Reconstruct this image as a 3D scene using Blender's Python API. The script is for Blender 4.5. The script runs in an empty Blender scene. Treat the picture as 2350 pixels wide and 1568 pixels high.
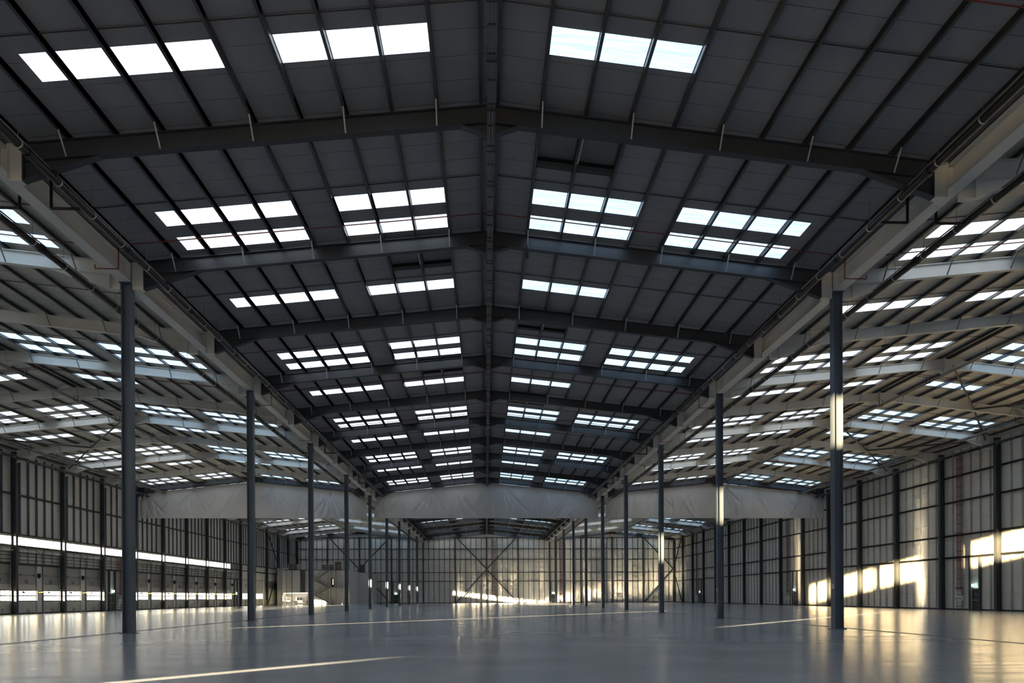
import bpy, math, random
from mathutils import Vector, Matrix, noise

random.seed(7)
SC = bpy.context.scene
COL = SC.collection

# ------------------------------------------------------------------ camera, sky, sun, exposure
yaw, roll = 0.038, 0.0045
c, s, cr, sr = math.cos(yaw), math.sin(yaw), math.cos(roll), math.sin(roll)
cam = bpy.data.cameras.new('camera')
cam.sensor_fit = 'HORIZONTAL'
cam.sensor_width = 36.0
cam.lens = 1567.0 / 2350.0 * 36.0
cam.shift_y = (1369.86 - 784.0) / 2350.0
cam.clip_start, cam.clip_end = 0.1, 1000
cam_o = bpy.data.objects.new('camera', cam)
COL.objects.link(cam_o)
right, up, back = (cr * c, -cr * s, -sr), (sr * c, -sr * s, cr), (-s, -c, 0)
cam_o.matrix_world = Matrix(((right[0], up[0], back[0], -0.19), (right[1], up[1], back[1], 0.0),
                             (right[2], up[2], back[2], 1.582), (0, 0, 0, 1)))
SC.camera = cam_o

world = bpy.data.worlds.new('evening_sky')
SC.world = world
world.use_nodes = True
wb = world.node_tree.nodes['Background']
wb.inputs[0].default_value = (0.66, 0.83, 1.0, 1)
wb.inputs[1].default_value = 2.8

world.cycles.sampling_method = 'NONE'

SUN_DIR = Vector((0.9, 1.0, -0.1125)).normalized()
sun = bpy.data.lights.new('sun', 'SUN')
sun.energy = 150.0
sun.color = (1.0, 0.78, 0.45)
sun.angle = math.radians(0.53)
sun_o = bpy.data.objects.new('sun', sun)
sun_o.rotation_euler = SUN_DIR.to_track_quat('-Z', 'Y').to_euler()
sun_o.location = (-120, -120, 40)
COL.objects.link(sun_o)

ROOF_GLOW = 1.7
vs = SC.view_settings
vs.view_transform = 'Standard'
vs.look = 'None'
vs.gamma = 1.0
vs.use_curve_mapping = False
vs.exposure = 0.2
SC.display_settings.display_device = 'sRGB'
SC.cycles.max_bounces = 5
SC.cycles.diffuse_bounces = 3
SC.cycles.glossy_bounces = 2
SC.cycles.transmission_bounces = 4
SC.cycles.transparent_max_bounces = 6
SC.cycles.use_adaptive_sampling = True
SC.cycles.adaptive_threshold = 0.15
SC.cycles.sample_clamp_indirect = 0.0
SC.cycles.use_guiding = True
SC.cycles.use_surface_guiding = True
SC.cycles.use_volume_guiding = False
SC.cycles.guiding_training_samples = 20
SC.cycles.blur_glossy = 0.0
SC.cycles.caustics_reflective = True
SC.cycles.caustics_refractive = False

# ------------------------------------------------------------------ materials
def mat(name, col, rough=0.5, metal=0.0, var=0.0, scale=1.0, bump=0.0, spec=None, emit=None, emit_s=0.0):
    m = bpy.data.materials.new(name)
    m.use_nodes = True
    nt = m.node_tree
    b = nt.nodes['Principled BSDF']
    b.inputs['Base Color'].default_value = (*col, 1)
    b.inputs['Roughness'].default_value = rough
    b.inputs['Metallic'].default_value = metal
    if spec is not None:
        b.inputs['Specular IOR Level'].default_value = spec
    if emit:
        b.inputs['Emission Color'].default_value = (*emit, 1)
        b.inputs['Emission Strength'].default_value = emit_s
    if var or bump:
        g = nt.nodes.new('ShaderNodeNewGeometry')
        n = nt.nodes.new('ShaderNodeTexNoise')
        n.inputs['Scale'].default_value = scale
        n.inputs['Detail'].default_value = 4
        nt.links.new(g.outputs['Position'], n.inputs['Vector'])
        if var:
            r = nt.nodes.new('ShaderNodeMapRange')
            r.inputs['From Min'].default_value = 0.3
            r.inputs['From Max'].default_value = 0.7
            r.inputs['To Min'].default_value = 1 - var
            r.inputs['To Max'].default_value = 1 + var
            mx = nt.nodes.new('ShaderNodeVectorMath')
            mx.operation = 'SCALE'
            mx.inputs[0].default_value = col
            nt.links.new(n.outputs['Fac'], r.inputs['Value'])
            nt.links.new(r.outputs['Result'], mx.inputs['Scale'])
            nt.links.new(mx.outputs[0], b.inputs['Base Color'])
        if bump:
            bp = nt.nodes.new('ShaderNodeBump')
            bp.inputs['Strength'].default_value = bump
            bp.inputs['Distance'].default_value = 0.02
            nt.links.new(n.outputs['Fac'], bp.inputs['Height'])
            nt.links.new(bp.outputs[0], b.inputs['Normal'])
    return m

M = {}
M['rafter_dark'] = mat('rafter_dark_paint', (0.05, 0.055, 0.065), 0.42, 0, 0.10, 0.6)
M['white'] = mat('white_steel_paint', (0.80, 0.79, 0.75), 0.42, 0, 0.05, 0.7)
M['column'] = mat('column_paint', (0.12, 0.15, 0.20), 0.36, 0, 0.12, 0.5)
M['post'] = mat('wall_post_paint', (0.06, 0.068, 0.075), 0.45, 0, 0.1, 0.6)
M['purlin'] = mat('galvanised_purlin', (0.12, 0.12, 0.12), 0.36, 0.6, 0.12, 1.5)
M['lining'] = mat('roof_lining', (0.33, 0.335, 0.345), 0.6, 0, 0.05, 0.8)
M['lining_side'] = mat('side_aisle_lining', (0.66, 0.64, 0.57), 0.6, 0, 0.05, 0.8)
M['sheet'] = mat('roof_outer_sheet', (0.25, 0.25, 0.25), 0.7, 0, 0.05, 0.5)
M['liner'] = mat('wall_liner', (0.84, 0.83, 0.79), 0.55, 0, 0.04, 0.5)
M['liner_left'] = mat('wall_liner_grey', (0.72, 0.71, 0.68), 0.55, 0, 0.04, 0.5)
M['rail'] = mat('rail_dark', (0.05, 0.05, 0.05), 0.5, 0.3, 0.1, 1.0)
M['stud'] = mat('galvanised_stud', (0.55, 0.55, 0.53), 0.4, 0.2, 0.1, 2.0)
M['stud_dark'] = mat('stud_grey_blue', (0.13, 0.14, 0.16), 0.4, 0.4, 0.1, 2.0)
M['kerb'] = mat('wall_kerb', (0.045, 0.045, 0.045), 0.7, 0, 0.1, 1)
M['pipe'] = mat('black_drain_pipe', (0.010, 0.010, 0.010), 0.35, 0, 0.1, 2)
M['galv'] = mat('galvanised_bright', (0.55, 0.55, 0.54), 0.42, 0.25, 0.1, 3)
M['galv_dull'] = mat('galvanised_dull', (0.27, 0.27, 0.27), 0.5, 0.3, 0.1, 3)
M['red'] = mat('red_pipe_paint', (0.22, 0.03, 0.028), 0.4, 0, 0.1, 2)
M['curtain'] = mat('curtain_cloth', (0.62, 0.62, 0.63), 0.5, 0, 0.05, 0.6)
M['door'] = mat('door_panel', (0.58, 0.57, 0.55), 0.45, 0, 0.04, 1)
M['door_lo'] = mat('over_door_panel', (0.40, 0.38, 0.36), 0.5, 0, 0.04, 1)
M['dark_door'] = mat('dark_door_paint', (0.03, 0.037, 0.042), 0.4, 0, 0.1, 1)
M['black'] = mat('black_fitting', (0.015, 0.015, 0.015), 0.5, 0, 0.1, 2)
M['print'] = mat('black_lettering', (0.03, 0.03, 0.03), 0.6, 0, 0.1, 3)
M['yellow'] = mat('yellow_paint', (0.75, 0.55, 0.02), 0.4, 0, 0.08, 2)
M['office'] = mat('office_wall_white', (0.66, 0.66, 0.64), 0.5, 0, 0.04, 0.6)
M['grey'] = mat('plant_grey', (0.18, 0.18, 0.18), 0.5, 0.2, 0.1, 1)
M['ground'] = mat('yard_concrete', (0.35, 0.34, 0.32), 0.8, 0, 0.15, 0.3)
M['joint'] = mat('armoured_joint', (0.10, 0.10, 0.105), 0.35, 0.4, 0.1, 3)
M['joint_filler'] = mat('joint_filler', (0.26, 0.26, 0.27), 0.4, 0, 0.1, 3)
M['sign'] = mat('exit_sign_lit', (0.7, 0.9, 0.8), 0.4, emit=(0.65, 1.0, 0.85), emit_s=3.0, var=0.02, scale=2)
M['sign_green'] = mat('exit_sign_green', (0.02, 0.35, 0.15), 0.4, emit=(0.02, 0.5, 0.22), emit_s=0.8, var=0.02, scale=2)
M['lamp'] = mat('sun_glint_glow', (1, 0.9, 0.6), 0.4, emit=(1.0, 0.72, 0.32), emit_s=9.0, var=0.02, scale=2)  # emission stands in for sunlight glinting on the dock lamps
M['vision'] = mat('vision_glass', (0.9, 0.8, 0.6), 0.2, emit=(1.0, 0.85, 0.55), emit_s=0.9, var=0.02, scale=2)
M['tube'] = mat('added_alcove_glow', (1, 0.95, 0.9), 0.4, emit=(1.0, 0.88, 0.76), emit_s=9.0, var=0.02, scale=2)  # glow of an added bar; the alcove's brightness is really sunlight

def glow(name, col, strength):
    m = bpy.data.materials.new(name)
    m.use_nodes = True
    nt = m.node_tree
    nt.nodes.clear()
    out = nt.nodes.new('ShaderNodeOutputMaterial')
    em = nt.nodes.new('ShaderNodeEmission')
    g = nt.nodes.new('ShaderNodeNewGeometry')
    mp = nt.nodes.new('ShaderNodeMapping')
    mp.inputs['Scale'].default_value = (0.5, 7.0, 1.0)
    n = nt.nodes.new('ShaderNodeTexNoise')
    n.inputs['Scale'].default_value = 1.2
    n.inputs['Detail'].default_value = 2
    ramp = nt.nodes.new('ShaderNodeMapRange')
    ramp.inputs['From Min'].default_value = 0.3
    ramp.inputs['From Max'].default_value = 0.7
    ramp.inputs['To Min'].default_value = strength * 0.74
    ramp.inputs['To Max'].default_value = strength * 1.1
    em.inputs[0].default_value = (*col, 1)
    nt.links.new(g.outputs['Position'], mp.inputs[0])
    nt.links.new(mp.outputs[0], n.inputs['Vector'])
    nt.links.new(n.outputs['Fac'], ramp.inputs['Value'])
    nt.links.new(ramp.outputs[0], em.inputs[1])
    nt.links.new(em.outputs[0], out.inputs[0])
    return m
M['glow_west'] = glow('rooflight_grp_west', (0.80, 0.90, 1.0), ROOF_GLOW)
M['glow_east'] = glow('rooflight_grp_east', (0.52, 0.75, 1.0), ROOF_GLOW)

def pane(name, clear, frost, tint):
    m = bpy.data.materials.new(name)
    m.use_nodes = True
    nt = m.node_tree
    nt.nodes.clear()
    out = nt.nodes.new('ShaderNodeOutputMaterial')
    tr = nt.nodes.new('ShaderNodeBsdfTransparent')
    tr.inputs[0].default_value = (*tint, 1)
    tl = nt.nodes.new('ShaderNodeBsdfTranslucent')
    tl.inputs[0].default_value = (*tint, 1)
    gl = nt.nodes.new('ShaderNodeBsdfGlossy')
    gl.inputs['Roughness'].default_value = 0.08
    a = nt.nodes.new('ShaderNodeMixShader')
    a.inputs[0].default_value = frost / (clear + frost)
    b = nt.nodes.new('ShaderNodeMixShader')
    b.inputs[0].default_value = 0.06
    nt.links.new(tr.outputs[0], a.inputs[1])
    nt.links.new(tl.outputs[0], a.inputs[2])
    nt.links.new(a.outputs[0], b.inputs[1])
    nt.links.new(gl.outputs[0], b.inputs[2])
    nt.links.new(b.outputs[0], out.inputs[0])
    return m
M['strip_pane'] = pane('strip_window_pane', 0.97, 0.03, (0.95, 0.97, 1.0))
M['clerestory_pane'] = pane('clerestory_pane', 0.9, 0.1, (0.60, 0.58, 0.54))
M['door_pane'] = pane('door_window_pane', 0.96, 0.04, (0.92, 0.95, 0.97))

# polished concrete floor
fm = bpy.data.materials.new('polished_concrete')
fm.use_nodes = True
nt = fm.node_tree
b = nt.nodes['Principled BSDF']
g = nt.nodes.new('ShaderNodeNewGeometry')
def fnoise(scale, detail, vec_scale=(1, 1, 1), rough=0.5):
    mp = nt.nodes.new('ShaderNodeMapping')
    mp.inputs['Scale'].default_value = vec_scale
    n = nt.nodes.new('ShaderNodeTexNoise')
    n.inputs['Scale'].default_value = scale
    n.inputs['Detail'].default_value = detail
    n.inputs['Roughness'].default_value = rough
    nt.links.new(g.outputs['Position'], mp.inputs[0])
    nt.links.new(mp.outputs[0], n.inputs['Vector'])
    return n
n1 = fnoise(0.16, 5, (1, 1.6, 1), 0.6)
n2 = fnoise(1.0, 6, (0.10, 1.6, 1), 0.65)
cr1 = nt.nodes.new('ShaderNodeValToRGB')
cr1.color_ramp.elements[0].position = 0.33
cr1.color_ramp.elements[0].color = (0.34, 0.36, 0.41, 1)
cr1.color_ramp.elements[1].position = 0.68
cr1.color_ramp.elements[1].color = (0.47, 0.485, 0.53, 1)
nt.links.new(n1.outputs['Fac'], cr1.inputs[0])
mixc = nt.nodes.new('ShaderNodeMix')
mixc.data_type = 'RGBA'
mixc.blend_type = 'MULTIPLY'
mixc.inputs[0].default_value = 0.0
nt.links.new(cr1.outputs[0], mixc.inputs[6])
nt.links.new(n2.outputs['Color'], mixc.inputs[7])
rr = nt.nodes.new('ShaderNodeMapRange')
rr.inputs['From Min'].default_value = 0.3
rr.inputs['From Max'].default_value = 0.7
rr.inputs['To Min'].default_value = 0.14
rr.inputs['To Max'].default_value = 0.26
nt.links.new(n2.outputs['Fac'], rr.inputs['Value'])
bp = nt.nodes.new('ShaderNodeBump')
bp.inputs['Strength'].default_value = 0.02
bp.inputs['Distance'].default_value = 0.01
nt.links.new(n2.outputs['Fac'], bp.inputs['Height'])
df = nt.nodes.new('ShaderNodeBsdfDiffuse')
nt.links.new(mixc.outputs[2], df.inputs['Color'])
gls = nt.nodes.new('ShaderNodeBsdfGlossy')
gls.inputs['Color'].default_value = (0.95, 0.96, 1.0, 1)
nt.links.new(rr.outputs[0], gls.inputs['Roughness'])
nt.links.new(bp.outputs[0], gls.inputs['Normal'])
fz = nt.nodes.new('ShaderNodeFresnel')
fz.inputs['IOR'].default_value = 1.5
sc_ = nt.nodes.new('ShaderNodeMath')
sc_.operation = 'MULTIPLY'
sc_.inputs[1].default_value = 0.80
nt.links.new(fz.outputs[0], sc_.inputs[0])
mxs = nt.nodes.new('ShaderNodeMixShader')
nt.links.new(sc_.outputs[0], mxs.inputs[0])
nt.links.new(df.outputs[0], mxs.inputs[1])
nt.links.new(gls.outputs[0], mxs.inputs[2])
nt.links.new(mxs.outputs[0], nt.nodes['Material Output'].inputs['Surface'])
nt.nodes.remove(b)
M['floor'] = fm

# ------------------------------------------------------------------ mesh helpers
class MB:
    def __init__(self):
        self.v, self.f = [], []
    def box(self, x0, x1, y0, y1, z0, z1):
        n = len(self.v)
        self.v += [(x0, y0, z0), (x1, y0, z0), (x1, y1, z0), (x0, y1, z0), (x0, y0, z1), (x1, y0, z1), (x1, y1, z1), (x0, y1, z1)]
        self.f += [(n, n+3, n+2, n+1), (n+4, n+5, n+6, n+7), (n, n+1, n+5, n+4), (n+1, n+2, n+6, n+5), (n+2, n+3, n+7, n+6), (n+3, n, n+4, n+7)]
        return self
    def prism(self, poly, y0, y1):
        """poly: list of (x, z); extruded from y0 to y1."""
        n, k = len(self.v), len(poly)
        self.v += [(x, y0, z) for x, z in poly] + [(x, y1, z) for x, z in poly]
        self.f.append(tuple(range(n, n + k)))
        self.f.append(tuple(range(n + 2 * k - 1, n + k - 1, -1)))
        for i in range(k):
            j = (i + 1) % k
            self.f.append((n + i, n + k + i, n + k + j, n + j))
        return self
    def bar(self, p, q, w, h, upv=(0, 0, 1)):
        """rectangular bar from p to q: w across, h along up."""
        p, q = Vector(p), Vector(q)
        d = (q - p).normalized()
        u = Vector(upv)
        if abs(d.dot(u)) > 0.98:
            u = Vector((0, 1, 0))
        a = d.cross(u).normalized()
        u = a.cross(d).normalized()
        n = len(self.v)
        for e in (p, q):
            for sa, su in ((-1, -1), (1, -1), (1, 1), (-1, 1)):
                self.v.append(tuple(e + a * (sa * w / 2) + u * (su * h / 2)))
        self.f += [(n+3, n+2, n+1, n), (n+4, n+5, n+6, n+7)] + [(n+i, n+(i+1) % 4, n+4+(i+1) % 4, n+4+i) for i in range(4)]
        return self
    def tube(self, p, q, r, k=10, caps=True):
        p, q = Vector(p), Vector(q)
        d = (q - p).normalized()
        u = Vector((0, 0, 1)) if abs(d.z) < 0.95 else Vector((1, 0, 0))
        a = d.cross(u).normalized()
        u = a.cross(d)
        n = len(self.v)
        for e in (p, q):
            for i in range(k):
                t = 2 * math.pi * i / k
                self.v.append(tuple(e + a * (r * math.cos(t)) + u * (r * math.sin(t))))
        for i in range(k):
            j = (i + 1) % k
            self.f.append((n + i, n + j, n + k + j, n + k + i))
        if caps:
            self.f.append(tuple(n + k - 1 - i for i in range(k)))
            self.f.append(tuple(n + k + i for i in range(k)))
        return self
    def path(self, pts, r, k=8):
        for a, b in zip(pts, pts[1:]):
            self.tube(a, b, r, k)
        return self
    def ring(self, cpt, axis, r0, r1, w, k=14):
        """flat hoop around an axis ('x','y')."""
        n = len(self.v)
        for sx in (-w / 2, w / 2):
            for rr_ in (r0, r1):
                for i in range(k):
                    t = 2 * math.pi * i / k
                    a, b_ = rr_ * math.cos(t), rr_ * math.sin(t)
                    self.v.append((cpt[0] + (sx if axis == 'x' else a), cpt[1] + (sx if axis == 'y' else a), cpt[2] + b_) if axis == 'x'
                                  else (cpt[0] + a, cpt[1] + sx, cpt[2] + b_))
        for i in range(k):
            j = (i + 1) % k
            A, B, C_, D = n + i, n + k + i, n + 2 * k + i, n + 3 * k + i
            A2, B2, C2, D2 = n + j, n + k + j, n + 2 * k + j, n + 3 * k + j
            self.f += [(A, B, B2, A2), (C_, C2, D2, D), (B, D, D2, B2), (A, A2, C2, C_)]
        return self
    def mesh(self, name, m, smooth=False):
        me = bpy.data.meshes.new(name)
        me.from_pydata(self.v, [], self.f)
        me.materials.append(m)
        if smooth:
            for p in me.polygons:
                p.use_smooth = True
        me.update()
        return me

def inst(name, me, parent=None, loc=(0, 0, 0), rot=(0, 0, 0), scale=(1, 1, 1)):
    o = bpy.data.objects.new(name, me)
    COL.objects.link(o)
    o.parent = parent
    o.location, o.rotation_euler, o.scale = loc, rot, scale
    return o
def part(name, mb, m, parent=None, loc=(0, 0, 0), smooth=False):
    return inst(name, mb.mesh(name, m, smooth), parent, loc)
def empty(name, loc=(0, 0, 0), kind=None):
    o = bpy.data.objects.new(name, None)
    COL.objects.link(o)
    o.location = loc
    o.empty_display_size = 0.2
    if kind:
        o['kind'] = kind
    return o
def tag(o, label, cat, group=None, kind='thing'):
    o['label'] = label
    o['category'] = cat
    if group:
        o['group'] = group
    if kind:
        o['kind'] = kind
    return o
def thing(name, label, cat, loc=(0, 0, 0), group=None):
    return tag(empty(name, loc), label, cat, group)
NUMW = {'01': 'one', '02': 'two', '03': 'three', '04': 'four', '05': 'five', '06': 'six', '07': 'seven', '08': 'eight', '09': 'nine', '10': 'ten', '11': 'eleven', '12': 'twelve', '13': 'thirteen',
        '14': 'fourteen', '15': 'fifteen', '16': 'sixteen', '17': 'seventeen', '18': 'eighteen', '19': 'nineteen', '20': 'twenty'}
ORD = ['first', 'second', 'third', 'fourth', 'fifth', 'sixth', 'seventh', 'eighth', 'ninth', 'tenth', 'eleventh', 'twelfth',
       'thirteenth', 'fourteenth', 'fifteenth', 'sixteenth', 'seventeenth', 'eighteenth', 'nineteenth', 'twentieth']

# ------------------------------------------------------------------ dimensions
W = 16.2                       # half width of an aisle, column rows stand at +-W
AISLE = [-2 * W, 0.0, 2 * W]
SL = 0.105                     # roof slope
ZR = 18.30                     # top of rafter at the ridge
ZL = 18.52                     # roof lining at the ridge
Y0, YB = -6.0, 175.7           # front wall (behind the camera) and back wall
FR = [31.28 + 8 * k for k in range(-1, 19)]      # roof frames 23.28 .. 175.28
FR_ALL = [15.28] + FR
YC = 95.28                     # frame that carries the smoke curtain
XL, XR = -48.5, 49.0           # inner faces of the side walls
CXL, CXR = -48.05, 48.55       # wall post centres
PUR = [0.25] + [1.72 + 1.53 * k for k in range(9)] + [15.45]

# ------------------------------------------------------------------ floor
floor = empty('floor', (0, 85, 0), 'structure')
part('slab', MB().box(XL - 0.3, XR + 0.3, Y0 - 85 - 0.3, YB - 85 + 0.3, -0.3, 0.0), M['floor'], floor)
for sx in (-1, 1):
    j = part('expansion_joint', MB().box(-0.05, 0.05, Y0 - 85, YB - 85, 0.0, 0.004), M['joint'], floor, (sx * 16.92, 0, 0))
    part('expansion_joint', MB().box(-0.05, 0.05, Y0 - 85, YB - 85, 0.0, 0.004), M['joint'], floor, (sx * 17.2, 0, 0))
    part('joint_filler', MB().box(-0.09, 0.09, Y0 - 85, YB - 85, 0.0, 0.003), M['joint_filler'], floor, (sx * 17.06, 0, 0))
yard = part('ground', MB().box(-400, XL - 0.35, -300, 400, -1.0, -0.35).box(XL - 0.35, 200, -300, Y0 - 0.35, -1.0, -0.35), M['ground'])
yard['kind'] = 'structure'

# ------------------------------------------------------------------ roof
def panel_mesh(m):
    mb = MB()
    for q in range(8):
        mb.box(-0.5, 0.5, -0.5 + q / 8 + 0.0012, -0.5 + (q + 1) / 8 - 0.0012, 0.0, 0.03)
    return mb.mesh('lining_panel', m)
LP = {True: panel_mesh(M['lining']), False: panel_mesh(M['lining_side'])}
ang = math.atan(SL)
def strips():
    xs = [0.0] + [1.72 + 1.53 * k for k in range(9)] + [W + 0.02]
    return list(zip(xs, xs[1:]))
GROUP1 = [(1.72, 3.25), (3.25, 4.78), (4.78, 6.31)]
GROUP2 = [(7.84, 9.37), (9.37, 10.90), (10.90, 12.43), (12.43, 13.45)]
def lit_below(me):
    """only the underside of a rooflight glows; its rim is plain."""
    me.materials.append(M['lining'])
    for i, p in enumerate(me.polygons):
        p.material_index = 0 if i % 6 == 0 else 1
    return me
RL = {-1: MB().box(-0.5, 0.5, -0.5, 0.5, -0.012, 0.0).mesh('rooflight', M['glow_west']),
      1: MB().box(-0.5, 0.5, -0.5, 0.5, -0.012, 0.0).mesh('rooflight', M['glow_east'])}
for me_ in RL.values():
    lit_below(me_)
def rooflight_spots(yend, double):
    """(slope side, x0, x1, y0, y1) of every rooflight in the roof bay that ends at frame yend."""
    out = []
    rows = [(-3.32, -2.27)] + ([(-1.38, -0.32)] if double else [])
    for a, b_ in rows:
        for x0, x1 in GROUP1:
            out += [(-1, x0, x1, yend + a, yend + b_), (1, x0, x1, yend + a, yend + b_)]
        for x0, x1 in GROUP2:
            out.append((-1, x0, x1, yend + a, yend + b_))
            if double:
                out.append((1, x0, x1, yend + a, yend + b_))
    return out
def slope_quad(mb, cx, side, x0, x1, y0, y1, z, th):
    """a thin plate lying in the roof slope."""
    za, zb = z - SL * x0, z - SL * x1
    n = len(mb.v)
    xa, xb = cx + side * x0, cx + side * x1
    mb.v += [(xa, y0, za), (xb, y0, zb), (xb, y1, zb), (xa, y1, za), (xa, y0, za + th), (xb, y0, zb + th), (xb, y1, zb + th), (xa, y1, za + th)]
    fs = [(n, n+3, n+2, n+1), (n+4, n+5, n+6, n+7), (n, n+1, n+5, n+4), (n+1, n+2, n+6, n+5), (n+2, n+3, n+7, n+6), (n+3, n, n+4, n+7)]
    mb.f += fs if side > 0 else [tuple(reversed(q)) for q in fs]

NAMES = ['ceiling_left', 'ceiling_middle', 'ceiling_right']
Yend = {k: 15.28 + 8 * k for k in range(-2, 21)}
VENT_BAYS = [(31.28, 1), (39.28, -1), (47.28, 1), (55.28, -1), (63.28, 1), (71.28, -1)]
PUR_MESH = MB().box(-0.006, 0.006, -92, 92, 0.0, 0.215).box(-0.006, 0.095, -92, 92, 0.0, 0.008).box(-0.006, -0.0, -92, 92, 0, 0.215).box(0.087, 0.095, -92, 92, 0.0, 0.022).mesh('purlin', M['purlin'])
SAG = MB().tube((0.25, 0, 0), (15.4, 0, -SL * 15.15), 0.018, 6).mesh('sag_bar', M['rail'])
SAGM = MB().tube((-0.25, 0, 0), (-15.4, 0, -SL * 15.15), 0.018, 6).mesh('sag_bar', M['rail'])
for ai, cx in enumerate(AISLE):
    ceil = empty(NAMES[ai], (cx, 85, ZL), 'structure')
    base = Vector((cx, 85, ZL))
    far_p, far_l = MB(), {-1: MB(), 1: MB()}
    sheet = MB()
    for sd in (-1, 1):
        slope_quad(sheet, 0, sd, 0, W + (0.02 if ai == 1 or (ai == 0) == (sd > 0) else 1.0), Y0 - 85 - 0.35, YB - 85 + 0.35, 0.10, 0.08)
    part('roof_sheet', sheet, M['sheet'], ceil)
    if ai != 1:
        so = -1 if ai == 0 else 1
        eq = MB()
        slope_quad(eq, 0, so, W + 0.03, W + 0.75, Y0 - 85, YB - 85, 0.0, 0.03)
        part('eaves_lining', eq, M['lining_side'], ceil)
    for k in range(-2, 21):
        ye = Yend[k]
        near = 15.28 < ye < 96
        if ye > 176:
            continue
        dbl = (k % 2 == 0)
        for x0, x1 in strips():
            for sd in (-1, 1):
                if near:
                    xm = (x0 + x1) / 2
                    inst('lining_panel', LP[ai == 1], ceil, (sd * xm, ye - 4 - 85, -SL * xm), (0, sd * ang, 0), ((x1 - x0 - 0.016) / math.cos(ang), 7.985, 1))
                else:
                    slope_quad(far_p, 0, sd, x0 + 0.01, x1 - 0.01, ye - 7.99 - 85, ye - 0.01 - 85, 0.0, 0.03)
        for sd, x0, x1, y0, y1 in rooflight_spots(ye, dbl):
            if near:
                xm, ym = (x0 + x1) / 2, (y0 + y1) / 2
                inst('rooflight', RL[sd], ceil, (sd * xm, ym - 85, -SL * xm), (0, sd * ang, 0), ((x1 - x0 - 0.05) / math.cos(ang), y1 - y0, 1))
            else:
                slope_quad(far_l[sd], 0, sd, x0 + 0.03, x1 - 0.03, y0 - 85, y1 - 85, -0.012, 0.012)
        if ye > 15.3:
            inst('sag_bar', SAG, ceil, (0, ye - 4 - 85, -0.06 - SL * 0.25))
            inst('sag_bar', SAGM, ceil, (0, ye - 4 - 85, -0.06 - SL * 0.25))
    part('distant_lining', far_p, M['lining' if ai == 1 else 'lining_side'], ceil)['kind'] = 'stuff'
    for sd, key in ((-1, 'glow_west'), (1, 'glow_east')):
        fo = part('distant_rooflights', far_l[sd], M[key], ceil)
        fo['kind'] = 'stuff'
        lit_below(fo.data)
    for x in PUR:
        for sd in (-1, 1):
            inst('purlin', PUR_MESH, ceil, (sd * x, 0, -0.22 - SL * x + 0.002), (0, 0, 0 if sd > 0 else math.pi))
    # red smoke detection pipes crossing the aisle
    for y in (17.15, 29.6, 50.3, 61.5, 82.0, 91.0):
        for sd in (-1, 1):
            m_ = MB()
            m_.tube((0, 0, 0), (sd * 15.3, 0, -SL * 15.3), 0.022, 6)
            if ai == 1:
                z1 = -SL * 15.3
                m_.path([(sd * 15.3, 0, z1), (sd * 15.72, 0, z1), (sd * 15.72, 0, 15.58 - ZL + 0.3), (sd * 16.7, 0, 15.58 - ZL + 0.3), (sd * 16.7, 0, 15.75 - ZL + 0.3)], 0.022, 6)
            inst('detector_pipe', m_.mesh('detector_pipe', M['red']), ceil, (0, y - 85, -0.30))

# smoke vents in the roof of the middle aisle
for n, (ye, sd) in enumerate(VENT_BAYS):
    y0, y1 = ye - 7.75, ye - 4.75
    x0, x1 = 1.78, 4.72
    v = thing('smoke_vent', f'dark twin-flap roof vent in the middle ceiling, {ORD[n]} from the camera', 'roof vent', (sd * (x0 + x1) / 2, y0, ZL - SL * 3.2), 'roof vents of the middle ceiling')
    for a, b_ in ((x0, 3.19), (3.31, x1)):
        mb = MB()
        slope_quad(mb, -sd * 3.25, sd, a, b_, 0.1, 2.3, SL * 3.25 - 0.05, 0.02)
        part('flap', mb, M['grey'], v)
    mb = MB()
    for a, b_, c_, d_ in ((x0 - 0.06, x0, 0, 2.9), (x1, x1 + 0.06, 0, 2.9), (3.2, 3.3, 0, 2.9), (x0, x1, 0, 0.1), (x0, x1, 2.3, 2.5)):
        slope_quad(mb, -sd * 3.25, sd, a, b_, c_, d_, SL * 3.25 - 0.2, 0.19)
    part('frame', mb, M['black'], v)
    mb = MB()
    slope_quad(mb, -sd * 3.25, sd, x0, x1, 2.5, 2.95, SL * 3.25 - 0.07, 0.05)
    part('upstand', mb, M['rail'], v)
    part('actuator', MB().tube((sd * 0.1, 0.4, -0.3), (sd * 0.1, 2.2, -0.22), 0.03, 8), M['galv'], v)

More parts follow.
